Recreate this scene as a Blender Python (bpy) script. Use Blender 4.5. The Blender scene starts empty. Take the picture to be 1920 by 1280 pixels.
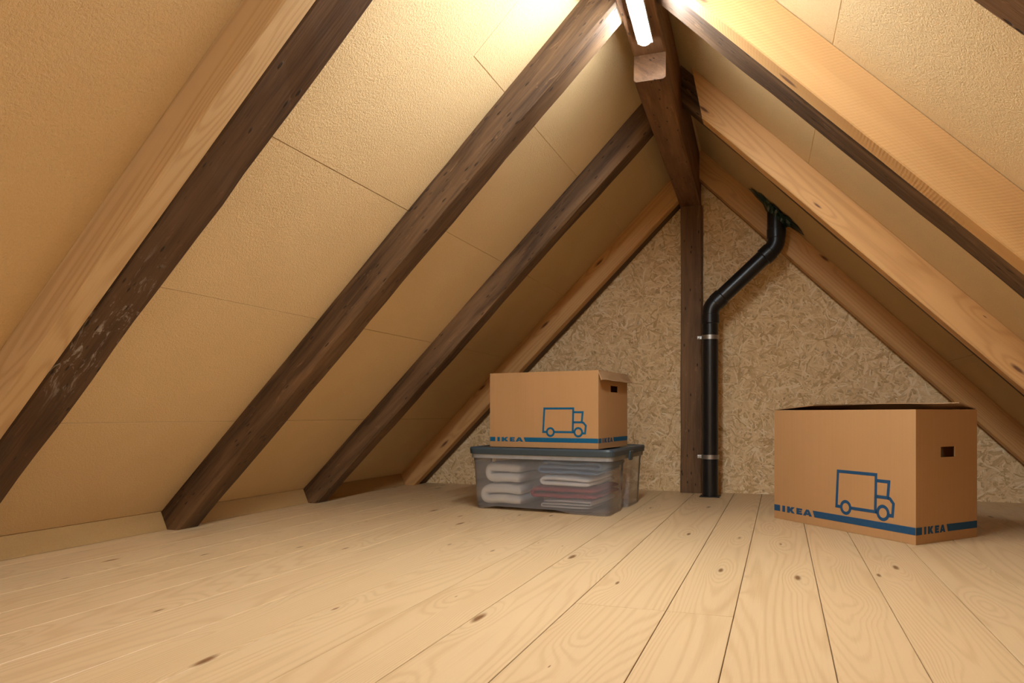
import bpy, math, random
from mathutils import Vector, noise as mn

# ------------------------------------------------------------------ camera
F_PX, HOR, CAM_H, YAW = 1405.0, 776.0, 0.39, 0.344
scene = bpy.context.scene
COL = scene.collection
cam_d = bpy.data.cameras.new('camera')
cam_d.sensor_width = 36.0
cam_d.lens = 36.0 * F_PX / 1920.0
cam_d.shift_y = (HOR - 640.0) / 1920.0
cam_d.clip_start = 0.02
cam = bpy.data.objects.new('camera', cam_d)
COL.objects.link(cam)
cam.location = (0, 0, CAM_H)
cam.rotation_euler = (math.radians(90), 0, YAW)
scene.camera = cam

# ------------------------------------------------------------------ world, exposure
world = bpy.data.worlds.new('World')
scene.world = world
world.use_nodes = True
world.node_tree.nodes['Background'].inputs[0].default_value = (0.0, 0.0, 0.0, 1)
world.node_tree.nodes['Background'].inputs[1].default_value = 0.0
vs = scene.view_settings
vs.view_transform = 'Standard'
vs.look = 'None'
vs.gamma = 1.0
vs.use_curve_mapping = False
vs.exposure = 0.0
LAMP_STRENGTH = 190.0
LAMP_COLOR = (0.91, 1.0, 1.06, 1)
random.seed(7)
S2 = math.sqrt(2.0)

# ------------------------------------------------------------------ helpers
def link(o, parent=None):
    COL.objects.link(o)
    if parent is not None:
        o.parent = parent
    return o

def wpos(o):
    v = Vector(o.location)
    p = o.parent
    while p is not None:
        v = v + Vector(p.location)
        p = p.parent
    return v

def mesh_obj(name, verts, faces, mat, parent=None, origin=None, smooth=False, gr=None):
    """verts in world space; the object's origin goes to `origin` (default centroid)."""
    verts = [Vector(v) for v in verts]
    if origin is None:
        origin = Vector((0, 0, 0))
        for v in verts:
            origin += v
        origin /= len(verts)
    origin = Vector(origin)
    me = bpy.data.meshes.new(name)
    me.from_pydata([tuple(v - origin) for v in verts], [], faces)
    me.validate()
    if gr is not None:
        at = me.attributes.new('gr', 'FLOAT_VECTOR', 'POINT')
        for i, g in enumerate(gr):
            at.data[i].vector = g
    if mat is not None:
        me.materials.append(mat)
    if smooth:
        for p in me.polygons:
            p.use_smooth = True
    me.update()
    o = bpy.data.objects.new(name, me)
    link(o, parent)
    o.location = origin - (wpos(parent) if parent is not None else Vector((0, 0, 0)))
    return o

def empty(name, loc):
    o = bpy.data.objects.new(name, None)
    o.empty_display_size = 0.1
    o.location = loc
    return link(o)

def tag(o, label, cat, group=None):
    o['label'] = label
    o['category'] = cat
    if group:
        o['group'] = group
    return o

def struct(o, label, cat):
    o['kind'] = 'structure'
    o['label'] = label
    o['category'] = cat
    return o

BOXF = [(0, 3, 2, 1), (4, 5, 6, 7), (0, 1, 5, 4), (1, 2, 6, 5), (2, 3, 7, 6), (3, 0, 4, 7)]
def box_verts(x0, x1, y0, y1, z0, z1):
    return [(x0, y0, z0), (x1, y0, z0), (x1, y1, z0), (x0, y1, z0), (x0, y0, z1), (x1, y0, z1), (x1, y1, z1), (x0, y1, z1)]

def rounded(o, w=0.002, seg=2):
    m = o.modifiers.new('Bevel', 'BEVEL')
    m.width = w
    m.segments = seg
    m.limit_method = 'ANGLE'
    m.angle_limit = math.radians(40)
    return o

# ------------------------------------------------------------------ materials
class NT:
    def __init__(s, name):
        s.m = bpy.data.materials.new(name)
        s.m.use_nodes = True
        s.t = s.m.node_tree
        s.t.nodes.clear()
        s.out = s.t.nodes.new('ShaderNodeOutputMaterial')
    def n(s, typ, **kw):
        nd = s.t.nodes.new('ShaderNode' + typ)
        for k, v in kw.items():
            setattr(nd, k, v)
        return nd
    def put(s, sock, v):
        if isinstance(v, bpy.types.NodeSocket):
            s.t.links.new(v, sock)
        elif v is not None:
            if hasattr(sock, 'default_value') and isinstance(v, tuple) and len(v) == 3 and sock.type == 'RGBA':
                v = (*v, 1)
            sock.default_value = v
    def math(s, op, a, b=None, c=None, clamp=False):
        nd = s.n('Math', operation=op, use_clamp=clamp)
        for i, v in enumerate((a, b, c)):
            if v is not None:
                s.put(nd.inputs[i], v)
        return nd.outputs[0]
    def vmath(s, op, a, b=None):
        nd = s.n('VectorMath', operation=op)
        s.put(nd.inputs[0], a)
        if b is not None:
            s.put(nd.inputs[1], b)
        return nd.outputs[0]
    def mix(s, fac, a, b, blend='MIX'):
        nd = s.n('Mix', data_type='RGBA', blend_type=blend)
        nd.clamp_factor = True
        s.put(nd.inputs[0], fac)
        s.put(nd.inputs[6], a)
        s.put(nd.inputs[7], b)
        return nd.outputs[2]
    def rng(s, v, a, b, c=0.0, d=1.0, smooth=False):
        nd = s.n('MapRange', interpolation_type='SMOOTHSTEP' if smooth else 'LINEAR')
        s.put(nd.inputs[0], v)
        for i, x in enumerate((a, b, c, d)):
            s.put(nd.inputs[i + 1], x)
        return nd.outputs[0]
    def noise(s, vec, scale, detail=3.0, rough=0.55, dist=0.0, out=0):
        nd = s.n('TexNoise')
        s.put(nd.inputs['Vector'], vec)
        nd.inputs['Scale'].default_value = scale
        nd.inputs['Detail'].default_value = detail
        nd.inputs['Roughness'].default_value = rough
        nd.inputs['Distortion'].default_value = dist
        return nd.outputs[out]
    def bump(s, h, strength=0.3, dist=0.002):
        nd = s.n('Bump')
        nd.inputs['Strength'].default_value = strength
        nd.inputs['Distance'].default_value = dist
        s.put(nd.inputs['Height'], h)
        return nd.outputs[0]
    def bsdf(s, color, rough=0.6, normal=None, metal=0.0, spec=0.3, **kw):
        b = s.n('BsdfPrincipled')
        s.put(b.inputs['Base Color'], color)
        s.put(b.inputs['Roughness'], rough)
        b.inputs['Metallic'].default_value = metal
        b.inputs['Specular IOR Level'].default_value = spec
        if normal is not None:
            s.put(b.inputs['Normal'], normal)
        for k, v in kw.items():
            s.put(b.inputs[k], v)
        s.t.links.new(b.outputs[0], s.out.inputs[0])
        return s.m
    def grain(s, per_object=True):
        """'gr' attribute (along, across, depth) shifted by a random amount per object."""
        a = s.n('Attribute', attribute_name='gr').outputs['Vector']
        if per_object:
            r = s.n('ObjectInfo').outputs['Random']
            off = s.n('CombineXYZ')
            s.put(off.inputs[0], s.math('MULTIPLY', r, 37.0))
            s.put(off.inputs[1], s.math('MULTIPLY', r, 91.0))
            s.put(off.inputs[2], s.math('MULTIPLY', r, 13.0))
            a = s.vmath('ADD', a, off.outputs[0])
        return a
    def sc(s, v, x, y, z):
        return s.vmath('MULTIPLY', v, (x, y, z))

def pine(name, light, dark, knot, rough=0.5, contrast=0.5, knots=(1.5, 5.0), knot_size=0.06, ring=26.0, saw=0.0, spec=0.3, tint=0.06, stretch=(0.55, 4.5)):
    t = NT(name)
    g = t.grain()
    # knots
    vo = t.n('TexVoronoi', voronoi_dimensions='2D', feature='F1')
    t.put(vo.inputs['Vector'], t.sc(t.vmath('ADD', g, t.vmath('MULTIPLY', t.noise(g, 9.0, 2, out=1), (0.02, 0.012, 0))), knots[0], knots[1], 1))
    vo.inputs['Scale'].default_value = 1.0
    d = vo.outputs['Distance']
    keep = t.n('SeparateColor')
    t.put(keep.inputs[0], vo.outputs['Color'])
    rad = t.math('MULTIPLY', t.rng(keep.outputs[0], 0.25, 1.0), knot_size)
    kmask = t.math('MULTIPLY', t.math('SUBTRACT', 1.0, t.math('DIVIDE', d, t.math('ADD', rad, 0.001)), clamp=True), t.math('GREATER_THAN', keep.outputs[0], 0.35))
    kmask = t.math('MULTIPLY', kmask, 1.6, clamp=True)
    halo = t.rng(d, 0.30, 0.0, 0.0, 1.0, True)
    # growth rings: contours of a stretched noise field bulging round the knots
    n1 = t.noise(t.sc(g, stretch[0], stretch[1], stretch[1]), 1.0, 1.5, 0.4)
    n1 = t.math('ADD', n1, t.math('MULTIPLY', halo, 0.07))
    ph = t.math('MULTIPLY', n1, ring * 6.2832)
    rings = t.math('MULTIPLY_ADD', t.math('SINE', ph), 0.5, 0.5)
    rings = t.math('POWER', rings, 2.2)
    fib = t.noise(t.sc(g, 5, 260, 260), 1.0, 2, 0.6)
    blotch = t.noise(t.sc(g, 1.2, 6, 6), 1.0, 3, 0.6)
    f = t.math('ADD', t.math('MULTIPLY', rings, contrast), t.math('MULTIPLY_ADD', fib, 0.5, -0.25))
    f = t.math('ADD', f, t.math('MULTIPLY_ADD', blotch, 0.7, -0.35), clamp=True)
    colr = t.mix(f, light, dark)
    rnd = t.n('ObjectInfo').outputs['Random']
    colr = t.mix(t.math('MULTIPLY', rnd, tint * 3), colr, t.mix(1.0, colr, (0.86, 0.74, 0.58), 'MULTIPLY'))
    colr = t.mix(kmask, colr, knot)
    h = t.math('ADD', t.math('MULTIPLY', rings, 0.35), fib)
    return t.bsdf(colr, rough, t.bump(h, 0.25, 0.0012), spec=spec)

def sawn_pine(name, light, dark, knot):
    """rough-sawn board: fine saw marks across the grain"""
    t = NT(name)
    g = t.grain()
    sp = t.n('SeparateXYZ'); t.put(sp.inputs[0], g)
    wob = t.math('MULTIPLY', t.noise(t.sc(g, 3, 9, 9), 1.0, 2), 0.02)
    sw = t.math('SINE', t.math('MULTIPLY', t.math('ADD', t.math('ADD', sp.outputs[0], t.math('MULTIPLY', sp.outputs[2], 0.15)), wob), 2 * math.pi / 0.0095))
    sw = t.math('MULTIPLY_ADD', sw, 0.5, 0.5)
    amt = t.rng(t.noise(t.sc(g, 1.3, 4, 4), 1.0, 2), 0.40, 0.62)
    fib = t.noise(t.sc(g, 6, 200, 200), 1.0, 2, 0.6)
    bl = t.noise(t.sc(g, 1.6, 12, 12), 1.0, 3, 0.6)
    f = t.math('ADD', t.math('MULTIPLY', t.math('MULTIPLY', sw, amt), 0.45), t.math('ADD', t.math('MULTIPLY', fib, 0.35), t.math('MULTIPLY_ADD', bl, 0.9, -0.45)), clamp=True)
    colr = t.mix(f, light, dark)
    vo = t.n('TexVoronoi', voronoi_dimensions='3D', feature='F1')
    t.put(vo.inputs['Vector'], t.sc(g, 3.0, 9, 9)); vo.inputs['Scale'].default_value = 1.0
    k = t.rng(vo.outputs['Distance'], 0.10, 0.05)
    colr = t.mix(k, colr, knot)
    h = t.math('ADD', t.math('MULTIPLY', t.math('MULTIPLY', sw, amt), 0.8), fib)
    return t.bsdf(colr, 0.6, t.bump(h, 0.35, 0.0012), spec=0.25)

def old_wood(name, c0, c1, c2, worn=0.5, chalk=0.0):
    t = NT(name)
    g = t.grain()
    st = t.noise(t.sc(g, 2.2, 34, 34), 1.0, 5, 0.65, 0.6)
    fine = t.noise(t.sc(g, 9, 170, 170), 1.0, 3, 0.6)
    bl = t.noise(t.sc(g, 1.4, 9, 9), 1.0, 4, 0.6, 0.5)
    spots = t.noise(t.sc(g, 14, 40, 40), 1.0, 4, 0.7, 1.0)
    f = t.math('ADD', t.math('MULTIPLY', t.rng(st, 0.34, 0.66), 0.75), t.math('MULTIPLY_ADD', fine, 0.9, -0.33), clamp=True)
    colr = t.mix(f, c0, c1)
    colr = t.mix(t.math('MULTIPLY', t.rng(bl, 0.45, 0.72), worn), colr, c2)
    colr = t.mix(t.math('MULTIPLY', t.rng(spots, 0.62, 0.74), 0.35), colr, (c2[0] * 1.7, c2[1] * 1.7, c2[2] * 1.7))
    vo = t.n('TexVoronoi', voronoi_dimensions='3D', feature='F1')
    t.put(vo.inputs['Vector'], t.sc(g, 16, 44, 44)); vo.inputs['Scale'].default_value = 1.0
    wm = t.math('MULTIPLY', t.rng(vo.outputs['Distance'], 0.16, 0.10), 0.8)
    colr = t.mix(wm, colr, (0.012, 0.007, 0.004))
    if chalk:
        raw = t.n('Attribute', attribute_name='gr').outputs['Vector']
        sx = t.n('SeparateXYZ'); t.put(sx.inputs[0], raw)
        cn = t.noise(t.sc(g, 11, 26, 26), 1.0, 5, 0.75, 1.5)
        ca = t.rng(t.math('ABSOLUTE', t.math('SUBTRACT', sx.outputs[0], 0.80)), 0.26, 0.10)
        colr = t.mix(t.math('MULTIPLY', t.math('MULTIPLY', t.rng(cn, 0.55, 0.64), ca), chalk), colr, (0.34, 0.30, 0.26))
    h = t.math('ADD', st, t.math('MULTIPLY', fine, 0.5))
    h = t.math('SUBTRACT', h, wm)
    return t.bsdf(colr, 0.62, t.bump(h, 0.5, 0.004), spec=0.28)

def fibreboard(name, c0, c1):
    t = NT(name)
    co = t.n('TexCoord').outputs['Object']
    fine = t.noise(co, 190, 3, 0.6)
    speck = t.noise(co, 420, 2, 0.6)
    big = t.noise(co, 4.5, 4, 0.6)
    f = t.math('ADD', t.math('MULTIPLY', t.rng(fine, 0.3, 0.7), 0.30), t.math('MULTIPLY', big, 0.55), clamp=True)
    colr = t.mix(f, c0, c1)
    colr = t.mix(t.math('MULTIPLY', t.rng(speck, 0.60, 0.72), 0.25), colr, (c1[0] * 0.55, c1[1] * 0.5, c1[2] * 0.45))
    return t.bsdf(colr, 0.85, t.bump(t.math('ADD', fine, t.math('MULTIPLY', speck, 0.5)), 0.6, 0.0032), spec=0.12)

def osb(name):
    t = NT(name)
    co = t.n('TexCoord').outputs['Object']
    wob = t.vmath('MULTIPLY', t.vmath('SUBTRACT', t.noise(co, 14.0, 2, 0.5, out=1), (0.5, 0.5, 0.5)), (0.045, 0.045, 0.045))
    base = t.vmath('ADD', co, wob)
    sx = t.n('SeparateXYZ'); t.put(sx.inputs[0], base)
    best_h = None; col = None; edge = None; fibr = None
    for i, ang in enumerate((0, 28, 62, 95, 128, 155)):
        a = math.radians(ang + 7)
        u = t.math('ADD', t.math('MULTIPLY', sx.outputs[0], math.cos(a)), t.math('MULTIPLY', sx.outputs[2], math.sin(a)))
        v = t.math('ADD', t.math('MULTIPLY', sx.outputs[0], -math.sin(a)), t.math('MULTIPLY', sx.outputs[2], math.cos(a)))
        cb = t.n('CombineXYZ')
        t.put(cb.inputs[0], t.math('MULTIPLY_ADD', u, 17.0 + i, 3.1 * i)); t.put(cb.inputs[1], t.math('MULTIPLY_ADD', v, 105.0 + 8 * i, 7.7 * i))
        vo = t.n('TexVoronoi', voronoi_dimensions='2D', feature='F1')
        t.put(vo.inputs['Vector'], cb.outputs[0]); vo.inputs['Scale'].default_value = 1.0
        sc = t.n('SeparateColor'); t.put(sc.inputs[0], vo.outputs['Color'])
        h = t.math('SUBTRACT', sc.outputs[0], t.math('MULTIPLY', vo.outputs['Distance'], 0.18))
        tone = sc.outputs[1]
        cb2 = t.n('CombineXYZ')
        t.put(cb2.inputs[0], t.math('MULTIPLY', u, 25.0)); t.put(cb2.inputs[1], t.math('MULTIPLY', v, 600.0)); t.put(cb2.inputs[2], sc.outputs[2])
        fb = t.noise(cb2.outputs[0], 1.0, 1, 0.5)
        if best_h is None:
            best_h, col, edge, fibr = h, tone, vo.outputs['Distance'], fb
        else:
            gt = t.math('GREATER_THAN', h, best_h)
            def sel(a_, b_):
                return t.math('ADD', t.math('MULTIPLY', gt, a_), t.math('MULTIPLY', t.math('SUBTRACT', 1.0, gt), b_))
            col, edge, fibr = sel(tone, col), sel(vo.outputs['Distance'], edge), sel(fb, fibr)
            best_h = t.math('MAXIMUM', h, best_h)
    f = t.math('ADD', t.math('MULTIPLY', col, 0.80), t.math('MULTIPLY_ADD', fibr, 0.5, -0.20), clamp=True)
    ramp = t.n('ValToRGB')
    e = ramp.color_ramp.elements
    e[0].position = 0.0; e[0].color = (0.56, 0.34, 0.15, 1)
    e[1].position = 1.0; e[1].color = (0.97, 0.83, 0.62, 1)
    x = e.new(0.30); x.color = (0.78, 0.54, 0.28, 1)
    x = e.new(0.70); x.color = (0.90, 0.67, 0.38, 1)
    t.put(ramp.inputs[0], f)
    c = ramp.outputs[0]
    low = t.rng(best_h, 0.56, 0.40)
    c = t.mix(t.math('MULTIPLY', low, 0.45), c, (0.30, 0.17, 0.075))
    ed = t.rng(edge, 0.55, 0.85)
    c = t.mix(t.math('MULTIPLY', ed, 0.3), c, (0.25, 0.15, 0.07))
    sp = t.noise(co, 60.0, 3, 0.6)
    c = t.mix(t.math('MULTIPLY', t.rng(sp, 0.70, 0.76), 0.8), c, (0.07, 0.035, 0.016))
    return t.bsdf(c, 0.7, t.bump(t.math('ADD', t.math('MULTIPLY', best_h, 1.5), t.math('MULTIPLY', fibr, 0.2)), 0.5, 0.004), spec=0.25)

def cardboard(name, c):
    t = NT(name)
    co = t.n('TexCoord').outputs['Object']
    flute = t.noise(t.sc(co, 160, 160, 2.0), 1.0, 2, 0.5)
    big = t.noise(co, 5, 4, 0.6)
    fine = t.noise(co, 300, 2, 0.6)
    f = t.math('ADD', t.math('MULTIPLY', flute, 0.35), t.math('ADD', t.math('MULTIPLY', big, 0.4), t.math('MULTIPLY', fine, 0.2)), clamp=True)
    colr = t.mix(f, (c[0] * 1.15, c[1] * 1.15, c[2] * 1.15), (c[0] * 0.85, c[1] * 0.83, c[2] * 0.80))
    return t.bsdf(colr, 0.72, t.bump(flute, 0.12, 0.001), spec=0.2)

def plain(name, c, rough=0.5, metal=0.0, spec=0.4, var=0.12, scale=40.0, bump=0.05):
    t = NT(name)
    co = t.n('TexCoord').outputs['Object']
    n = t.noise(co, scale, 3, 0.6)
    colr = t.mix(n, tuple(min(1, x * (1 + var)) for x in c), tuple(x * (1 - var) for x in c))
    return t.bsdf(colr, rough, t.bump(n, bump, 0.001), metal=metal, spec=spec)

def cloth(name, c):
    t = NT(name)
    co = t.n('TexCoord').outputs['Object']
    n = t.noise(co, 30, 4, 0.6)
    w = t.noise(co, 500, 2, 0.6)
    colr = t.mix(t.math('MULTIPLY_ADD', w, 0.5, t.math('MULTIPLY', n, 0.4)), c, tuple(x * 0.78 for x in c))
    return t.bsdf(colr, 0.95, t.bump(t.math('ADD', n, t.math('MULTIPLY', w, 0.3)), 0.5, 0.004), spec=0.05)

def milky(name, haze=0.22, tint=(0.80, 0.80, 0.84)):
    """translucent polypropylene: lets most light through, with a milky veil and a soft gloss"""
    t = NT(name)
    tr = t.n('BsdfTransparent'); tr.inputs[0].default_value = (0.985, 0.985, 0.99, 1)
    df = t.n('BsdfDiffuse'); df.inputs[0].default_value = (*tint, 1)
    tl = t.n('BsdfTranslucent'); tl.inputs[0].default_value = (*tint, 1)
    m0 = t.n('MixShader'); m0.inputs[0].default_value = 0.4
    t.t.links.new(df.outputs[0], m0.inputs[1]); t.t.links.new(tl.outputs[0], m0.inputs[2])
    m1 = t.n('MixShader'); m1.inputs[0].default_value = haze
    co = t.n('TexCoord').outputs['Object']
    t.put(m1.inputs[0], t.rng(t.noise(co, 12, 2), 0.3, 0.7, haze * 0.85, haze * 1.15))
    t.t.links.new(tr.outputs[0], m1.inputs[1]); t.t.links.new(m0.outputs[0], m1.inputs[2])
    gl = t.n('BsdfGlossy'); gl.inputs['Roughness'].default_value = 0.22
    fr = t.n('Fresnel'); fr.inputs[0].default_value = 1.25
    m2 = t.n('MixShader')
    t.put(m2.inputs[0], fr.outputs[0])
    t.t.links.new(m1.outputs[0], m2.inputs[1]); t.t.links.new(gl.outputs[0], m2.inputs[2])
    t.t.links.new(m2.outputs[0], t.out.inputs[0])
    return t.m

def emitter(name, color, strength):
    t = NT(name)
    e = t.n('Emission')
    e.inputs[0].default_value = color
    e.inputs[1].default_value = strength
    t.t.links.new(e.outputs[0], t.out.inputs[0])
    return t.m

M = {}
M['floor'] = pine('pine_floor', (0.665, 0.465, 0.255), (0.49, 0.30, 0.138), (0.22, 0.105, 0.040), rough=0.42, contrast=0.40, knots=(1.5, 6.4), knot_size=0.066, ring=46, spec=0.33, stretch=(0.30, 4.6))
M['pine'] = pine('pine_timber', (0.635, 0.36, 0.145), (0.43, 0.215, 0.075), (0.16, 0.07, 0.03), rough=0.55, contrast=0.42, knots=(2.2, 9), knot_size=0.085, ring=22, stretch=(0.4, 6.0))
M['pine_new'] = pine('pine_timber_fresh', (0.60, 0.43, 0.245), (0.41, 0.25, 0.112), (0.14, 0.07, 0.03), rough=0.5, contrast=0.45, knots=(1.6, 6), knot_size=0.04, ring=26, stretch=(0.4, 7.0))
M['sawn'] = sawn_pine('rough_sawn_pine', (0.58, 0.335, 0.135), (0.42, 0.215, 0.076), (0.18, 0.09, 0.05))
M['old'] = old_wood('old_rafter_wood', (0.034, 0.016, 0.007), (0.125, 0.066, 0.029), (0.25, 0.138, 0.064), 0.7)
M['old_chalk'] = old_wood('old_rafter_wood_chalky', (0.045, 0.022, 0.010), (0.110, 0.058, 0.028), (0.16, 0.092, 0.05), 0.4, 0.8)
M['old_ridge'] = old_wood('old_ridge_wood', (0.085, 0.038, 0.016), (0.20, 0.098, 0.044), (0.29, 0.15, 0.07), 0.55)
M['old_post'] = old_wood('old_post_wood', (0.09, 0.043, 0.018), (0.21, 0.11, 0.05), (0.31, 0.175, 0.082), 0.6)
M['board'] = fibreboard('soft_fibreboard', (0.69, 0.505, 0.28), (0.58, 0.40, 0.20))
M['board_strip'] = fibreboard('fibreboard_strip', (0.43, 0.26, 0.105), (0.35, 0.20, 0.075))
M['underlay'] = plain('roof_underlay', (0.07, 0.045, 0.025), 0.9, spec=0.1)
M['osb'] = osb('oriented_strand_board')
M['card'] = cardboard('cardboard', (0.47, 0.26, 0.112))
M['card_edge'] = cardboard('cardboard_inner', (0.40, 0.24, 0.12))
M['ink'] = plain('blue_ink', (0.018, 0.072, 0.155), 0.6, spec=0.2, var=0.2, scale=120)
M['ink_bright'] = plain('blue_ink_fresh', (0.008, 0.105, 0.205), 0.6, spec=0.2, var=0.2, scale=120)
M['pp'] = milky('milky_polypropylene', 0.20, (0.95, 0.94, 0.97))
M['pp_rim'] = milky('milky_polypropylene_rim', 0.48, (0.78, 0.78, 0.78))
M['lid'] = plain('slate_plastic', (0.045, 0.066, 0.082), 0.38, spec=0.5, var=0.05)
M['towel'] = cloth('white_towelling', (0.93, 0.91, 0.88))
M['white_cloth'] = cloth('white_cotton', (0.94, 0.91, 0.88))
M['blue_cloth'] = cloth('blue_cotton', (0.17, 0.31, 0.56))
M['red_cloth'] = cloth('dark_red_wool', (0.36, 0.045, 0.06))
M['grey_cloth'] = cloth('grey_cotton', (0.62, 0.60, 0.60))
M['pipe'] = plain('black_pipe_plastic', (0.010, 0.010, 0.011), 0.33, spec=0.5, var=0.3, scale=18, bump=0.08)
M['steel'] = plain('galvanised_steel', (0.42, 0.41, 0.39), 0.38, metal=0.9)
M['green'] = plain('green_membrane', (0.006, 0.032, 0.020), 0.32, spec=0.6, var=0.4, scale=60, bump=0.5)
M['lamp_body'] = plain('white_enamel', (0.75, 0.76, 0.78), 0.4)
M['lamp_glow'] = emitter('lamp_diffuser', LAMP_COLOR, LAMP_STRENGTH)

# ------------------------------------------------------------------ the attic shell
Y_WALL, Y_FRONT = 3.85, -2.2
XL0 = -2.035                                   # left slope: x - z = XL0
def XR(y): return 1.36 - 0.027 * (y - 1.9)     # right slope: x + z = XR(y)
def ridge_x(y): return -0.380 - 0.028 * (y - 2.32)
RIDGE_HW = 0.049

def lpt(y, p, z):   # point on the left slope plane sunk p into the room, at height z
    return Vector((XL0 + p * S2 + z, y, z))
def rpt(y, p, z):
    return Vector((XR(y) - p * S2 - z, y, z))

# floor: dark bearer sheet with planks laid on it
fl = mesh_obj('floor', box_verts(-2.2, 1.55, Y_FRONT - 0.05, Y_WALL + 0.05, -0.045, -0.024), BOXF, M['underlay'], origin=(0, 0, -0.024))
struct(fl, 'pale pine plank floor of the attic', 'floor')
seams = [-0.555, -0.400, -0.214, -0.085, 0.079, 0.209, 0.355]
x = seams[0]
left = []
while x > -2.05:
    x -= 0.1475
    left.append(x)
x = seams[-1]
right = []
while x < 1.40:
    x += 0.1475
    right.append(x)
seams = list(reversed(left)) + seams + right
gap = 0.0008
rp = random.Random(3)
def plank(x0, x1, y0, y1):
    c = 0.0009
    a, b = x0 + gap, x1 - gap
    y0 += gap * 0.5; y1 -= gap * 0.5
    v = [(a, y0, -0.024), (b, y0, -0.024), (b, y1, -0.024), (a, y1, -0.024),
         (a, y0, -c), (b, y0, -c), (b, y1, -c), (a, y1, -c),
         (a + c, y0 + c * .4, 0), (b - c, y0 + c * .4, 0), (b - c, y1 - c * .4, 0), (a + c, y1 - c * .4, 0)]
    f = [(0, 3, 2, 1), (0, 1, 5, 4), (1, 2, 6, 5), (2, 3, 7, 6), (3, 0, 4, 7), (4, 5, 9, 8), (5, 6, 10, 9), (6, 7, 11, 10), (7, 4, 8, 11), (8, 9, 10, 11)]
    return mesh_obj('plank', v, f, M['floor'], fl, gr=[(q[1], q[0], q[2]) for q in v])
for i in range(len(seams) - 1):
    x0, x1 = seams[i], seams[i + 1]
    cuts = []
    if -0.41 < x0 < -0.1:
        cuts = [1.50]
    elif x0 < -0.9 and i % 3 == 0:
        cuts = [rp.uniform(0.2, 0.7)]
    elif x0 > 0.6 and i % 2 == 0:
        cuts = [rp.uniform(2.2, 3.0)]
    ys = [Y_FRONT] + cuts + [Y_WALL + 0.01]
    for a, b in zip(ys[:-1], ys[1:]):
        plank(x0, x1, a, b)

# gable walls
def gable(name, y0, y1, label):
    ym = (y0 + y1) / 2
    za = (XR(ym) - XL0) / 2
    xa = XL0 + za
    prof = [(XL0 - 0.08, 0.0), (XR(ym) + 0.08, 0.0), (XR(ym) + 0.08, 0.02), (xa, za + 0.1), (XL0 - 0.08, 0.02)]
    v = [(px, y0, pz) for px, pz in prof] + [(px, y1, pz) for px, pz in prof]
    n = len(prof)
    f = [tuple(range(n)), tuple(range(2 * n - 1, n - 1, -1))] + [(i, i + n, (i + 1) % n + n, (i + 1) % n) for i in range(n)]
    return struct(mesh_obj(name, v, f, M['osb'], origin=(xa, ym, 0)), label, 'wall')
gable('wall_back', Y_WALL, Y_WALL + 0.02, 'gable end wall of oriented strand board behind the post')
gable('wall_front', Y_FRONT - 0.02, Y_FRONT, 'gable end wall of strand board behind the viewer')

# sloping ceilings: underlay sheet + fibreboard panels
Z_TOP = 1.70
def slope_slab(pt, y0, y1, z0, z1, p0, p1, g=0.0):
    return [pt(y0 + g, p0, z0 + g), pt(y1 - g, p0, z0 + g), pt(y1 - g, p0, z1 - g), pt(y0 + g, p0, z1 - g),
            pt(y0 + g, p1, z0 + g), pt(y1 - g, p1, z0 + g), pt(y1 - g, p1, z1 - g), pt(y0 + g, p1, z1 - g)]
cl = mesh_obj('ceiling_left', slope_slab(lpt, Y_FRONT - .02, Y_WALL + .02, -0.03, Z_TOP + .03, -0.03, -0.014), BOXF, M['underlay'], origin=(XL0, 0, 0))
struct(cl, 'left roof slope lined with tan fibreboard panels', 'ceiling')
cr = mesh_obj('ceiling_right', slope_slab(rpt, Y_FRONT - .02, Y_WALL + .02, -0.03, Z_TOP + .03, -0.03, -0.014), BOXF, M['underlay'], origin=(XR(0), 0, 0))
struct(cr, 'right roof slope lined with tan fibreboard panels', 'ceiling')
def panel(parent, pt, y0, y1, z0, z1):
    j = rp.uniform(-0.0006, 0.0006)
    # four-sided piece with a small arris so the joint reads as a groove
    a = slope_slab(pt, y0, y1, z0, z1, -0.013, -0.0010 + j, 0.0003)[:8]
    t = slope_slab(pt, y0, y1, z0, z1, 0, j, 0.0009)[4:]
    v = a + t
    f = [(0, 3, 2, 1), (0, 1, 5, 4), (1, 2, 6, 5), (2, 3, 7, 6), (3, 0, 4, 7), (4, 5, 9, 8), (5, 6, 10, 9), (6, 7, 11, 10), (7, 4, 8, 11), (8, 9, 10, 11)]
    return mesh_obj('panel', v, f, M['board'], parent)
def panel_poly(parent, pt, poly):
    n = len(poly)
    v = [pt(y, -0.013, z) for y, z in poly] + [pt(y, 0.0, z) for y, z in poly]
    f = [tuple(range(n - 1, -1, -1)), tuple(range(n, 2 * n))] + [(i, (i + 1) % n, (i + 1) % n + n, i + n) for i in range(n)]
    return mesh_obj('panel', v, f, M['board'], parent)
ROWS = [0.0, 0.062, 0.367, 0.684, 0.994, 1.300, 1.69]
panel(cl, lpt, Y_FRONT, -0.5, 0.0, 1.69)
panel(cl, lpt, -0.5, 1.19, 0.0, 1.69)
for i in range(len(ROWS) - 1):
    cuts = {5: [1.762, 2.84, Y_WALL], 4: [2.84, Y_WALL]}.get(i, [1.19, 2.04, 2.84, Y_WALL] if i % 2 else [1.19, 2.84, Y_WALL])
    for a, b in zip(cuts[:-1], cuts[1:]):
        panel(cl, lpt, a, b, ROWS[i], ROWS[i + 1])
gg = 0.0005
panel_poly(cl, lpt, [(1.19 + gg, ROWS[4] + gg), (2.84 - gg, ROWS[4] + gg), (2.84 - gg, ROWS[5] - gg), (1.762 - gg, ROWS[5] - gg), (1.762 - gg, ROWS[6]), (1.19 + gg, ROWS[6])])
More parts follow.
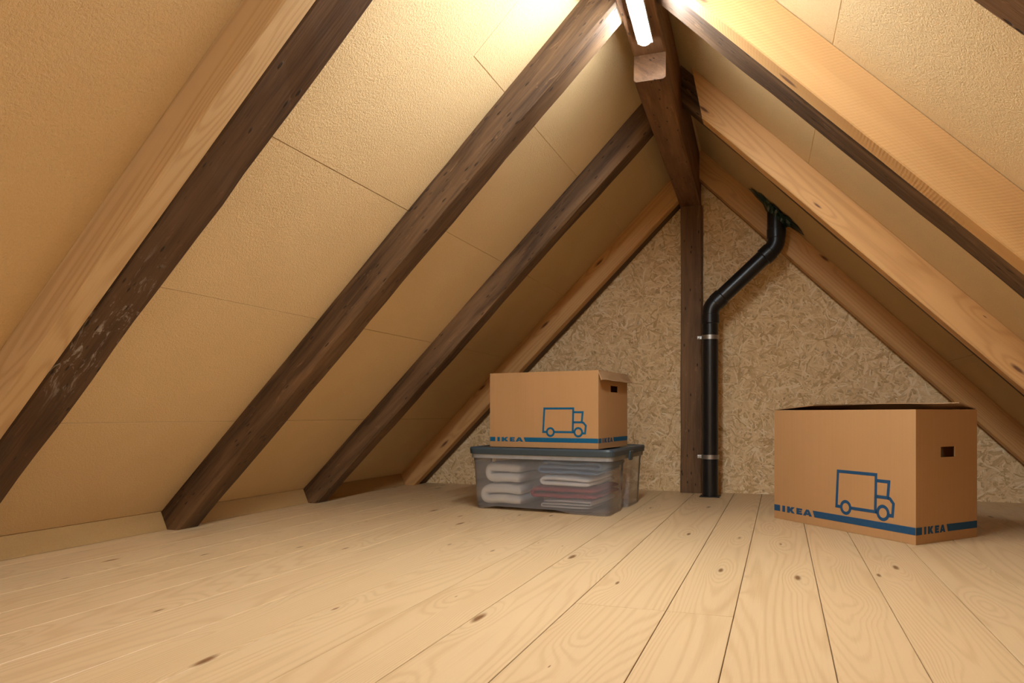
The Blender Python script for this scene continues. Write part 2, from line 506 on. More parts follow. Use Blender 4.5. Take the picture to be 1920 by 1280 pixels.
for a, b in ((Y_FRONT, -0.5), (-0.5, 1.19)):
    panel(cr, rpt, a, b, 0.0, 1.69)
for a, b in ((1.19, 2.02), (2.02, 2.84), (2.84, Y_WALL)):
    for z0, z1 in ((0.0, 0.62), (0.62, 1.247), (1.247, 1.69)):
        panel(cr, rpt, a, b, z0, z1)

# ------------------------------------------------------------------ timbers
def beam(name, pt, side, y0, y1, p0, p1, mat, jit=0.0008, ch=0.004, x_top=None, seed=0, z_bot=0.0, nseg=26, top_chamfer=0.0):
    """a timber on a roof slope: from the floor (horizontal cut) to x = x_top (plumb cut)"""
    prof = [(y0, p0), (y1, p0), (y1, p1 - ch), (y1 - ch, p1), (y0 + ch, p1), (y0, p1 - ch)]
    verts, gr, faces = [], [], []
    n = len(prof)
    for k in range(nseg + 1):
        t = k / nseg
        for c, (y, p) in enumerate(prof):
            xt = x_top if x_top is not None else ridge_x(y) + side * (RIDGE_HW - 0.003)
            if side < 0:
                zt = xt - XL0 - p * S2
            else:
                zt = XR(y) - p * S2 - xt
            if top_chamfer and p > p1 * 0.5:
                zt -= top_chamfer
            z = z_bot + (zt - z_bot) * t
            w = 0.0 if k in (0, nseg) else 1.0
            u = z * S2
            ny = mn.noise(Vector((u * 3.0, c * 0.7 if c > 1 else 50, seed * 17.3))) + 0.5 * mn.noise(Vector((u * 11.0, c * 3.1, seed * 9.1)))
            npp = mn.noise(Vector((u * 3.0 + 40, c * 0.7, seed * 5.9))) + 0.5 * mn.noise(Vector((u * 11.0 + 9, c * 2.2, seed * 3.7)))
            q = pt(y + ny * jit * w, p + (npp * jit * w if c > 1 else 0), z)
            verts.append(q)
            gr.append((u, y + p, p))
    for k in range(nseg):
        for c in range(n):
            a, b = k * n + c, k * n + (c + 1) % n
            faces.append((a, b, b + n, a + n))
    faces.append(tuple(range(n - 1, -1, -1)))
    faces.append(tuple(nseg * n + c for c in range(n)))
    base = Vector((0, 0, 0))
    for q in verts[:n]:
        base += q
    return mesh_obj(name, verts, faces, mat, origin=base / n, gr=gr)

P0 = 0.001
# left slope
tag(beam('rafter', lpt, -1, 1.166, 1.285, P0, 0.068, M['old_chalk'], 0.004, 0.006, seed=1), 'dark old rafter with chalky scuffs, at far left beside a pale timber', 'rafter', 'old roof rafters')
tag(beam('sister_timber', lpt, -1, 1.098, 1.158, P0, 0.076, M['pine_new'], 0.0006, 0.003, seed=2), 'pale planed timber in front of the chalky dark rafter at far left', 'timber', 'pale strengthening timbers')
tag(beam('rafter', lpt, -1, 1.988, 2.088, P0, 0.092, M['old'], 0.004, 0.007, seed=3), 'dark brown rafter in the middle of the left slope, standing on the floor', 'rafter', 'old roof rafters')
tag(beam('rafter', lpt, -1, 2.791, 2.882, P0, 0.088, M['old'], 0.004, 0.007, seed=4), 'dark brown rafter on the left slope nearest the gable timber', 'rafter', 'old roof rafters')
tag(beam('rafter', lpt, -1, 3.752, 3.848, P0, 0.094, M['old'], 0.002, 0.005, seed=5), 'narrow dark rafter edge between pale gable timber and left of strand board wall', 'rafter', 'old roof rafters')
tag(beam('sister_timber', lpt, -1, 3.690, 3.750, P0, 0.100, M['pine'], 0.0006, 0.003, seed=6), 'pale pine timber along the left edge of the strand board wall', 'timber', 'pale strengthening timbers')
# right slope
tag(beam('rafter', rpt, 1, 1.10, 1.232, P0, 0.10, M['old'], 0.003, 0.006, seed=7), 'dark rafter crossing the top right corner', 'rafter', 'old roof rafters')
tag(beam('rafter', rpt, 1, 1.960, 2.112, P0, 0.098, M['old'], 0.003, 0.006, seed=8), 'dark rafter behind the wide saw-marked board on the right slope', 'rafter', 'old roof rafters')
tag(beam('sister_timber', rpt, 1, 1.885, 1.957, P0, 0.106, M['sawn'], 0.0008, 0.003, seed=9), 'wide orange pine board with saw marks on the right slope', 'timber', 'pale strengthening timbers')
tag(beam('rafter', rpt, 1, 2.822, 2.905, P0, 0.092, M['old'], 0.003, 0.006, seed=10), 'shadowed rafter behind the pale board right of the ridge bracket', 'rafter', 'old roof rafters')
tag(beam('sister_timber', rpt, 1, 2.755, 2.818, P0, 0.106, M['pine'], 0.0006, 0.003, x_top=-0.300, seed=11, top_chamfer=0.035), 'pale pine board with a cut end beside the ridge, above the black pipe', 'timber', 'pale strengthening timbers')
tag(beam('rafter', rpt, 1, 3.80, 3.848, P0, 0.098, M['old'], 0.002, 0.005, seed=12), 'narrow dark rafter edge along the right of the strand board wall', 'rafter', 'old roof rafters')
tag(beam('sister_timber', rpt, 1, 3.735, 3.798, P0, 0.104, M['pine'], 0.0006, 0.003, seed=13), 'pale pine timber on the right gable edge behind the pipe and box', 'timber', 'pale strengthening timbers')

def run_beam(name, y0, y1, z0, z1, xf, hw, mat, jit, ch, seed, nseg=30, nose=0.0):
    """a horizontal timber along the ridge"""
    verts, gr, faces = [], [], []
    for k in range(nseg + 1):
        t = k / nseg
        y = y0 + (y1 - y0) * t
        prof = [(-hw, z1), (-hw, z0 + ch), (-hw + ch, z0), (hw - ch, z0), (hw, z0 + ch), (hw, z1)]
        for c, (dx, z) in enumerate(prof):
            w = 1.0 if 0 < k < nseg else 0.3
            if c in (0, 5):
                w = 0
            nx = mn.noise(Vector((y * 3, c * .8, seed))) * jit * w
            nz = mn.noise(Vector((y * 3 + 20, c * .8, seed))) * jit * w
            verts.append((xf(y) + dx + nx, y + (nose * (z - z0) / (z1 - z0) if k == 0 else 0), z + nz))
            gr.append((y, dx + z, z))
    n = 6
    for k in range(nseg):
        for c in range(n):
            a, b = k * n + c, k * n + (c + 1) % n
            faces.append((a, a + n, b + n, b))
    faces.append(tuple(range(n)))
    faces.append(tuple(nseg * n + c for c in range(n - 1, -1, -1)))
    return mesh_obj(name, verts, faces, mat, gr=gr)
tag(run_beam('ridge_beam', Y_FRONT, Y_WALL - .001, 1.502, 1.655, ridge_x, RIDGE_HW, M['old_ridge'], 0.002, 0.004, 3.3), 'dark brown ridge beam overhead carrying the tube light', 'beam')
tag(run_beam('bracket_beam', 2.318, Y_WALL - .001, 1.418, 1.5015, ridge_x, RIDGE_HW, M['old_ridge'], 0.003, 0.006, 5.1, nose=0.004), 'short dark timber under the ridge beam resting on the post', 'beam')

# post
def post():
    x0, x1, y0, y1, z1 = -0.467, -0.364, 3.782, 3.849, 1.4175
    verts, gr, faces = [], [], []
    ns, ch = 22, 0.005
    prof = [(x0, y1), (x0, y0 + ch), (x0 + ch, y0), (x1 - ch, y0), (x1, y0 + ch), (x1, y1)]
    for k in range(ns + 1):
        z = z1 * k / ns
        for c, (px, py) in enumerate(prof):
            w = 1 if 0 < c < 5 else 0
            verts.append((px + mn.noise(Vector((z * 4, c * .7, 1.5))) * 0.003, py + mn.noise(Vector((z * 4, c, 8.5))) * 0.002 * w, z))
            gr.append((z, px + py, py))
    for k in range(ns):
        for c in range(6):
            a, b = k * 6 + c, k * 6 + (c + 1) % 6
            faces.append((a, b, b + 6, a + 6))
    faces.append(tuple(range(5, -1, -1)))
    faces.append(tuple(ns * 6 + c for c in range(6)))
    tag(mesh_obj('post', verts, faces, M['old_post'], origin=(-0.415, 3.81, 0), gr=gr), 'dark old wooden post against the strand board wall, left of the pipe', 'post')
post()

# skirting strips that close the eaves between the rafters
def skirting(name, pt, side, spans, label, xe):
    root = empty(name, (xe, 1.5, 0))
    struct(root, label, 'baseboard')
    for a, b in spans:
        def P(y, top, thick):
            # strip leaning from the slope (z = .061) down to the floor, foot 2 cm further out
            xt = (XL0 + 0.061) if side < 0 else (XR(y) - 0.061)
            xb = xt - side * 0.027
            n_ = Vector((-side * 0.061, 0, 0.027)).normalized() * thick
            q = Vector((xt, y, 0.061)) if top else Vector((xb, y, 0.0008))
            if not top:
                n_.z = 0
            return q - n_
        v = [P(a, 0, 0.010), P(b, 0, 0.010), P(b, 0, 0), P(a, 0, 0), P(a, 1, 0.010), P(b, 1, 0.010), P(b, 1, 0), P(a, 1, 0)]
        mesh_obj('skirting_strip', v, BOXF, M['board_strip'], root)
g_ = 0.0015
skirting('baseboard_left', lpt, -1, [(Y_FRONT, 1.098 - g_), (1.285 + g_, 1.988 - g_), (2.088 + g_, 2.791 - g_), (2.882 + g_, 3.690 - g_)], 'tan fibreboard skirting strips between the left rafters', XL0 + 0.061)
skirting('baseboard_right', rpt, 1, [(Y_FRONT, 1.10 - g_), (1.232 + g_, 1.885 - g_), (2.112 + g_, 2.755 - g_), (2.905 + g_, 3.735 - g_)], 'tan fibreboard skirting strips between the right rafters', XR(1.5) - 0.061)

# ------------------------------------------------------------------ tube light under the ridge
def tube_light(y0, y1, label):
    ym = (y0 + y1) / 2
    xc = lambda y: ridge_x(y) + 0.006 - 0.02 * (y - 2.17)
    root = empty('tube_light', (xc(ym), ym, 1.500))
    tag(root, label, 'lamp')
    hv = []
    for y in (y0 - 0.004, y1 + 0.004):
        for dx, z in ((-0.0215, 1.4705), (0.0215, 1.4705), (0.0180, 1.5005), (-0.0180, 1.5005)):
            hv.append((xc(y) + dx, y, z))
    mesh_obj('housing', hv, [(0, 1, 2, 3), (7, 6, 5, 4), (0, 4, 5, 1), (1, 5, 6, 2), (2, 6, 7, 3), (3, 7, 4, 0)], M['lamp_body'], root)
    # rounded diffuser with domed ends
    r, zc, ns = 0.0185, 1.466, 16
    rings = []
    nd = 5
    for k in range(nd):
        a = math.pi / 2 * k / nd
        rings.append((y0 + r * (1 - math.sin(a)), r * math.cos(math.pi / 2 - a) if k else 0.001))
    rings = [(y0 + r - r * math.cos(math.pi / 2 * k / nd), max(0.001, r * math.sin(math.pi / 2 * k / nd))) for k in range(nd + 1)]
    rings += [(y1 - r + r * math.sin(math.pi / 2 * k / nd), max(0.001, r * math.cos(math.pi / 2 * k / nd))) for k in range(nd + 1)]
    v, f = [], []
    for y, rr in rings:
        for i in range(ns):
            a = 2 * math.pi * i / ns
            v.append((xc(y) + rr * math.cos(a), y, min(1.4700 + (rr * math.sin(a) - 0.004) * 0.62, 1.4705)))
    for k in range(len(rings) - 1):
        for i in range(ns):
            a, b = k * ns + i, k * ns + (i + 1) % ns
            f.append((a, b, b + ns, a + ns))
    f.append(tuple(range(ns - 1, -1, -1)))
    f.append(tuple((len(rings) - 1) * ns + i for i in range(ns)))
    o = mesh_obj('diffuser', v, f, M['lamp_glow'], root, smooth=True)
    return root
tube_light(0.97, 2.185, 'glowing white tube light under the ridge beam')
tube_light(-2.05, -0.85, 'added tube light along the ridge, unseen behind the viewer')  # extra lamp put in out of view to light the foreground

# ------------------------------------------------------------------ pipe
def ring_tube(path, radii, ns=24, cap=True):
    v, f = [], []
    pts = [Vector(p) for p in path]
    for k, p in enumerate(pts):
        d = (pts[min(k + 1, len(pts) - 1)] - pts[max(k - 1, 0)]).normalized()
        s_ = Vector((0, 1, 0)).cross(d).normalized()
        w_ = d.cross(s_).normalized()
        for i in range(ns):
            a = 2 * math.pi * i / ns
            v.append(p + (s_ * math.cos(a) + w_ * math.sin(a)) * radii[k])
    for k in range(len(pts) - 1):
        for i in range(ns):
            a, b = k * ns + i, k * ns + (i + 1) % ns
            f.append((a, b, b + ns, a + ns))
    if cap:
        f.append(tuple(range(ns - 1, -1, -1)))
        f.append(tuple((len(pts) - 1) * ns + i for i in range(ns)))
    return v, f
def pipe():
    px, py, r = -0.313, 3.655, 0.0375
    root = empty('vent_pipe', (px, py, 0))
    tag(root, 'black plastic vent pipe with two bends rising beside the wooden post', 'pipe')
    def part(name, path, radii, mat, parent=root):
        v, f = ring_tube(path, radii)
        o = mesh_obj(name, v, f, mat, parent, smooth=True)
        m = o.modifiers.new('es', 'EDGE_SPLIT'); m.split_angle = math.radians(40)
        return o
    b1 = Vector((px, py, 0.893)); b2 = Vector((-0.018, py, 1.165))
    dd = (b2 - b1).normalized()
    part('lower_pipe', [(px, py, 0.0), (px, py, 0.83)], [r, r], M['pipe'])
    # lower elbow: collar, curve, collar
    def elbow(c, d0, d1, lead=0.032, collar=0.045):
        pts, rad = [], []
        a, b = c - d0 * lead, c + d1 * lead
        pts += [a - d0 * collar, a - d0 * (collar - 0.004), a - d0 * 0.002]
        rad += [r + 0.001, r + 0.0045, r + 0.0045]
        for k in range(7):
            t = k / 6
            pts.append(a * (1 - t) ** 2 + c * 2 * t * (1 - t) + b * t ** 2); rad.append(r + 0.0018)
        pts += [b + d1 * 0.002, b + d1 * (collar - 0.004), b + d1 * collar]
        rad += [r + 0.0045, r + 0.0045, r + 0.001]
        part('elbow', pts, rad, M['pipe'])
    upv = Vector((0, 0, 1))
    elbow(b1, upv, dd)
    part('diagonal_pipe', [b1 + dd * 0.06, b2 - dd * 0.06], [r, r], M['pipe'])
    elbow(b2, dd, upv)
    z_roof = XR(py) + 0.018
    part('upper_pipe', [(-0.018, py, 1.24), (-0.018, py, z_roof + 0.05)], [r + 0.003, r + 0.003], M['pipe'])
    for z in (0.752, 0.188):
        s = part('strap', [(px, py, z - 0.010), (px, py, z - 0.010), (px, py, z + 0.010), (px, py, z + 0.010)], [r, r + 0.0035, r + 0.0035, r], M['steel'])
        v = box_verts(px - r - 0.022, px - r + 0.002, py - 0.012, py + 0.002, z - 0.008, z + 0.008)
        rounded(mesh_obj('strap_lug', v, BOXF, M['steel'], s), 0.002)
        v, f = ring_tube([(px - r - 0.014, py - 0.026, z), (px - r - 0.014, py - 0.012, z)], [0.004, 0.004], 10)
        v = [Vector(q) for q in v]
        c = Vector((px - r - 0.014, 0, z))
        v = []
        for k, yy in enumerate((py - 0.026, py - 0.011)):
            for i in range(10):
                a = 2 * math.pi * i / 10
                v.append((c.x + 0.0045 * math.cos(a), yy, z + 0.0045 * math.sin(a)))
        mesh_obj('screw', v, f, M['steel'], s)
        v = box_verts(px - 0.012, px + 0.012, py + r, Y_WALL - 0.001, z - 0.006, z + 0.006)
        mesh_obj('wall_arm', v, BOXF, M['steel'], s)
    # square black plate standing in for the dark of the floor hole
    v = []
    for z in (0.0005, 0.004):
        for a, b in ((-.046, -.046), (.046, -.046), (.046, .046), (-.046, .046)):
            v.append((px + a, py + b, z))
    mesh_obj('floor_hole_plate', v, BOXF, M['pipe'], root)
    # green sealing membrane where it passes the roof slope
    rr = random.Random(11)
    ns = 40
    rings = []
    for j, (rad, p) in enumerate(((r + 0.005, 0.034), (r + 0.010, 0.024), (r + 0.018, 0.014), (r + 0.024, 0.008), (r + 0.045, 0.004))):
        ring = []
        for i in range(ns):
            a = 2 * math.pi * i / ns
            R_ = rad
            if j > 0:
                R_ += rr.uniform(-0.004, 0.004) * j
            if j == 4:
                lobe = abs(math.sin(a * 2)) ** 0.5
                R_ = r + 0.022 + 0.03 * (abs(math.cos(a)) ** 3 * 1.6) + rr.uniform(-0.012, 0.018)
            # in-plane axes: along the slope (x down-right) and along y
            sx = R_ * math.cos(a); sy = R_ * math.sin(a)
            cx = -0.018 + (p * 0 if j else 0)
            # a circle round the vertical pipe, projected up on to the slope plane offset p
            X_ = cx + sx * (0.95 if j < 2 else 1.0); Y_ = py + sy
            p_ = p + (rr.uniform(-0.005, 0.006) if 0 < j < 4 else rr.uniform(0.0, 0.006) if j == 4 else 0)
            Z_ = XR(Y_) - p_ * S2 - X_
            ring.append((X_, Y_, Z_))
        rings.append(ring)
    v = [q for ring in rings for q in ring]
    f = []
    for j in range(4):
        for i in range(ns):
            a, b = j * ns + i, j * ns + (i + 1) % ns
            f.append((a, b, b + ns, a + ns))
    o = mesh_obj('sealing_collar', v, f, M['green'], root)
    o['label'] = 'crumpled green sealing membrane'
    m = o.modifiers.new('sol', 'SOLIDIFY'); m.thickness = 0.0015
pipe()

# ------------------------------------------------------------------ cardboard boxes
def polys_to_mesh(name, polys, to_world, mat, parent):
    v, f = [], []
    for poly in polys:
        b = len(v)
        v += [to_world(s, z) for s, z in poly]
        f.append(tuple(range(b, b + len(poly))))
    return mesh_obj(name, v, f, mat, parent)
def stroke(path, w, closed=False):
    """mitred outline strip of a 2D path -> quads"""
    n = len(path)
    P_ = [Vector((p[0], p[1])) for p in path]
    L_, R_ = [], []
    for i in range(n):
        if closed:
            a, b, c = P_[i - 1], P_[i], P_[(i + 1) % n]
        else:
            a, b, c = P_[max(i - 1, 0)], P_[i], P_[min(i + 1, n - 1)]
        d0 = (b - a).normalized() if (b - a).length > 1e-9 else (c - b).normalized()
        d1 = (c - b).normalized() if (c - b).length > 1e-9 else d0
        n0 = Vector((-d0.y, d0.x)); n1 = Vector((-d1.y, d1.x))
        m = (n0 + n1).normalized()
        k = (w / 2) / max(0.35, m.dot(n0))
        L_.append(b + m * k); R_.append(b - m * k)
    out = []
    for i in range(n if closed else n - 1):
        j = (i + 1) % n
        out.append([tuple(L_[i]), tuple(R_[i]), tuple(R_[j]), tuple(L_[j])])
    return out
def circle(cx, cy, r, n=28, a0=0, a1=360):
    return [(cx + r * math.cos(math.radians(a0 + (a1 - a0) * i / n)), cy + r * math.sin(math.radians(a0 + (a1 - a0) * i / n))) for i in range(n)]
GLYPH = {
    'I': [[(0, 0), (1, 0), (1, 1), (0, 1)]],
    'K': [[(0, 0), (.36, 0), (.36, .34), (.60, 0), (1, 0), (.64, .53), (.98, 1), (.58, 1), (.36, .66), (.36, 1), (0, 1)]],
    'E': [[(0, 0), (1, 0), (1, .28), (.44, .28), (.44, .38), (.90, .38), (.90, .63), (.44, .63), (.44, .72), (1, .72), (1, 1), (0, 1)]],
    'A': [[(0, 0), (.32, 0), (.38, .2), (.62, .2), (.68, 0), (1, 0), (.66, 1), (.34, 1)]],
}
AHOLE = True
def letters(z0, z1, spans):
    out = []
    for ch, (a, b) in spans:
        if ch == 'A':
            parts = [[(0, 0), (.32, 0), (.37, .18), (.44, .42), (.5, .66), (.5, 1), (.34, 1)],
                     [(1, 0), (.66, 1), (.5, 1), (.5, .66), (.56, .42), (.63, .18), (.68, 0)],
                     [(.37, .18), (.63, .18), (.56, .42), (.44, .42)]]
        else:
            parts = GLYPH[ch]
        for p in parts:
            out.append([(a + (b - a) * s, z0 + (z1 - z0) * t) for s, t in p])
    return out

def carton(q, ang, skew, L, W, H, hole, label, flap_mode, ink, ps):
    """q = the near vertical corner at the base; the long face runs to the left of it, the short face to the right"""
    q = Vector(q)
    a = math.radians(ang); b = math.radians(ang - skew)
    d1 = Vector((math.cos(a), math.sin(a), 0)); d2 = Vector((math.cos(b), math.sin(b), 0))
    n1 = d1.cross(Vector((0, 0, 1))).normalized()        # candidate outward normals
    if n1.dot(d2) > 0: n1 = -n1
    n2 = d2.cross(Vector((0, 0, 1))).normalized()
    if n2.dot(d1) > 0: n2 = -n2
    T = 0.004
    def W_(s, t, z): return q + d1 * s + d2 * t + Vector((0, 0, z))   # s leftwards, t backwards
    ctr = W_(L / 2, W / 2, 0)
    root = empty('cardboard_box', ctr)
    tag(root, label, 'box', 'printed moving boxes')
    # walls (real thickness), short walls have a hand hole
    def slab(name, s0, s1, t0, t1, z0, z1, mat=M['card'], parent=root):
        v = [W_(s0, t0, z0), W_(s1, t0, z0), W_(s1, t1, z0), W_(s0, t1, z0), W_(s0, t0, z1), W_(s1, t0, z1), W_(s1, t1, z1), W_(s0, t1, z1)]
        return v
    V, Fc = [], []
    def add(v, f):
        k = len(V); V.extend(v); Fc.extend([tuple(i + k for i in ff) for ff in f])
    bz = 0.0006
    NB = 10
    def bowed(t0, t1, out):                # long wall with a very slight outward bow
        v, f = [], []
        for i in range(NB + 1):
            s = L * i / NB
            for z in (bz, H):
                for tt in (t0, t1):
                    v.append(W_(s, tt, z))
        for i in range(NB):
            k = i * 4
            f += [(k, k + 4, k + 6, k + 2), (k + 1, k + 3, k + 7, k + 5), (k + 2, k + 6, k + 7, k + 3), (k, k + 1, k + 5, k + 4)]
        f += [(0, 2, 3, 1), (NB * 4, NB * 4 + 1, NB * 4 + 3, NB * 4 + 2)]
        return v, f
    add(*bowed(0, T, -1)); add(*bowed(W - T, W, 1))
    h0, h1, hz0, hz1 = hole
    for s0, s1 in ((0, T), (L - T, L)):
        for t0, t1, z0, z1 in ((T, h0, bz, H), (h1, W - T, bz, H), (h0, h1, bz, hz0), (h0, h1, hz1, H)):
            add(slab('', s0, s1, t0, t1, z0, z1), BOXF)
    add(slab('', T, L - T, T, W - T, bz, bz + T), BOXF)
    mesh_obj('carton_body', V, Fc, M['card'], root)
    # flaps
    def flap(hinge0, hinge1, out0, out1, name='flap', nx=10, ny=5, crumple=0.0, seed=1):
        h0_, h1_, o0, o1 = map(Vector, (hinge0, hinge1, out0, out1))
        v, f = [], []
        nrm = (h1_ - h0_).cross(o0 - h0_).normalized() * T * 0.8
        for side in (0, 1):
            for j in range(ny + 1):
                for i in range(nx + 1):
                    u, w = i / nx, j / ny
                    p = (h0_ * (1 - u) + h1_ * u) * (1 - w) + (o0 * (1 - u) + o1 * u) * w
                    p = p + nrm.normalized() * (crumple * w * mn.noise(Vector((u * 3.2, w * 2, seed))))
                    v.append(p + nrm * side)
        m_ = (nx + 1) * (ny + 1)
        for j in range(ny):
            for i in range(nx):
                k = j * (nx + 1) + i
                f.append((k, k + 1, k + nx + 2, k + nx + 1))
                f.append((k + m_, k + m_ + nx + 1, k + m_ + nx + 2, k + m_ + 1))
        edge = [j for j in range(nx + 1)] + [(j + 1) * (nx + 1) + nx for j in range(ny)] + [ny * (nx + 1) + i for i in range(nx - 1, -1, -1)] + [j * (nx + 1) for j in range(ny - 1, 0, -1)]
        for i in range(len(edge)):
            a_, b_ = edge[i], edge[(i + 1) % len(edge)]
            f.append((a_, a_ + m_, b_ + m_, b_))
        return mesh_obj(name, v, f, M['card_edge'], root)
    if flap_mode == 'ajar':
        # short flaps folded in below the rim, the back long flap left ajar and standing a little proud
        flap(W_(T, T, H - .006), W_(T, W - T, H - .006), W_(W * .45, T * 2, H - .016), W_(W * .45, W - T * 2, H - .016), seed=1)
        flap(W_(L - .001, W - T, H + .001), W_(L - .001, T, H + .001), W_(L - W * .62, W - T * 2, H + .020), W_(L - W * .62, T * 3, H + .016), seed=2)
        flap(W_(L - 0.004, T, H - .004), W_(0.004, T, H - .004), W_(L - 0.006, W * .46, H - .012), W_(0.006, W * .46, H - .014), seed=3)
        flap(W_(0.001, W - T, H + .001), W_(L - 0.004, W - T, H + .001), W_(0.001, W * .70, H + .020), W_(L - .004, W * .70, H + .021), crumple=0.004, seed=4, ny=3)
    else:
        flap(W_(T, T, H - .005), W_(L - T, T, H - .005), W_(T, W * .48, H - .006), W_(L - T, W * .48, H - .006), seed=5)
        flap(W_(L - T, W - T, H - .005), W_(T, W - T, H - .005), W_(L - T, W * .52, H - .006), W_(T, W * .52, H - .006), seed=6)
        flap(W_(L - T, W - T, H - .011), W_(L - T, T, H - .011), W_(L - W * .4, W - T * 2, H - .013), W_(L - W * .4, T * 2, H - .013), seed=7)
        o = flap(W_(T * .5, 0.003, H + .001), W_(T * .5, W - 0.003, H + .001), W_(-0.014, 0.001, H - .037), W_(-0.022, W + 0.004, H - .036), nx=14, ny=6, crumple=0.010, seed=8)
        o['label'] = 'crumpled short flap folded outwards'
    # printing
    E_ = 0.0006
    def front(s, z): return W_(L - s, 0, z) + n1 * E_          # s from the left end of the long face
    def sidef(t, z): return W_(0, t, z) + n2 * E_
    k = ps
    stripe = [[(0.001, .0290 * k), (.033 * k, .0290 * k), (.033 * k, .0515 * k), (0.001, .0515 * k)],
              [(.211 * k, .0290 * k), (L - 0.0005, .0290 * k), (L - 0.0005, .0515 * k), (.202 * k, .0515 * k)]]
    for st_ in stripe:
        polys_to_mesh('printed_stripe', [st_], front, ink, root)
    polys_to_mesh('printed_lettering', letters(.0290 * k, .0515 * k, [('I', (.045 * k, .060 * k)), ('K', (.071 * k, .112 * k)), ('E', (.120 * k, .150 * k)), ('A', (.154 * k, .199 * k))]), front, ink, root)
    w = .0103 * k
    tr = []
    c = lambda pts: [(x_ * k, z_ * k) for x_, z_ in pts]
    tr += stroke(c([(.3320, .0805), (.3140, .0805), (.3210, .1985), (.4815, .1985), (.4785, .0810), (.3770, .0810)]), w)
    tr += stroke(c([(.4815, .1800), (.5320, .1800), (.5270, .1300), (.4795, .1300)]), w)
    tr += stroke(c([(.5270, .1300), (.5360, .1280), (.5490, .1140), (.5450, .0760), (.5310, .0760)]), w)
    tr += stroke(c([(.4785, .0810), (.4870, .0810)]), w)
    for cx_, cz_, rr_ in ((.3550, .0805, .0195), (.5085, .0812, .0205)):
        tr += stroke(circle(cx_ * k, cz_ * k, rr_ * k), w, True)
    polys_to_mesh('printed_truck', tr, front, ink, root)
    kt = W / 0.31
    side = [[(0.0003, .0290 * k), (.0285 * kt, .0290 * k), (.0285 * kt, .0515 * k), (0.0003, .0515 * k)],
            [(.156 * kt, .0300 * k), (W - 0.001, .0300 * k), (W - 0.001, .0525 * k), (.150 * kt, .0525 * k)]]
    for st_ in side:
        polys_to_mesh('printed_stripe', [st_], sidef, ink, root)
    polys_to_mesh('printed_lettering', letters(.0290 * k, .0520 * k, [('I', (.0385 * kt, .0490 * kt)), ('K', (.0570 * kt, .0845 * kt)), ('E', (.0910 * kt, .1120 * kt)), ('A', (.1155 * kt, .1435 * kt))]), sidef, M['ink'], root)
    return root

def floor_pt(u, v, z=0.0):
    """where the floor (or a level z) lies at a measured photo point; used once to lay out the objects"""
    c, s = math.cos(YAW), math.sin(YAW)
    r = Vector((-s, c, 0)) + Vector((c, s, 0)) * ((u - 960) / F_PX) + Vector((0, 0, 1)) * ((HOR - v) / F_PX)
    t = (z - CAM_H) / r.z
    return Vector((0, 0, CAM_H)) + r * t

carton((0.379, 2.502, 0), 129.5, 81, .63, .315, .404, (.1233, .1962, .258, .290), 'large cardboard moving box with blue truck print standing on the floor', 'ajar', M['ink'], 1.0)

# ------------------------------------------------------------------ storage container
CA, CS = math.radians(171.5), math.radians(84)
CQ = Vector((-0.612, 2.795, 0))
cd1 = Vector((math.cos(CA), math.sin(CA), 0)); cd2 = Vector((math.cos(CA - CS), math.sin(CA - CS), 0))
CL, CW, CH = 0.595, 0.54, 0.236
def cw(s, t, z):   # s from the LEFT end, t backwards
    return CQ + cd1 * (CL - s) + cd2 * t + Vector((0, 0, z))
def rrect(s0, s1, t0, t1, r, n=5, recess=0.0, r0=.40, r1=.58):
    pts = []
    def arc(cx, cy, a0):
        for i in range(n + 1):
            a = math.radians(a0 + 90 * i / n)
            pts.append((cx + r * math.cos(a), cy + r * math.sin(a)))
    def seg(p, q_, m):
        for i in range(1, m):
            pts.append((p[0] + (q_[0] - p[0]) * i / m, p[1] + (q_[1] - p[1]) * i / m))
    arc(s1 - r, t0 + r, -90)
    # right side with a recess
    tw = t1 - t0
    ta, tb, e = t0 + tw * r0, t0 + tw * r1, 0.012
    pts += [(s1, ta - e), (s1 - recess, ta), (s1 - recess, tb), (s1, tb + e)]
    arc(s1 - r, t1 - r, 0)
    seg((s1 - r, t1), (s0 + r, t1), 6)
    arc(s0 + r, t1 - r, 90)
    pts += [(s0, tb + e), (s0 + recess, tb), (s0 + recess, ta), (s0, ta - e)]
    arc(s0 + r, t0 + r, 180)
    for s in (.10, .1001, .24, .36, .4599, .46):
        pts.append((s0 + r + (s1 - s0 - 2 * r) * ((s - .02) / (.585 - .04)) if False else s * (s1 - s0) / .585 + s0, t0))
    return pts
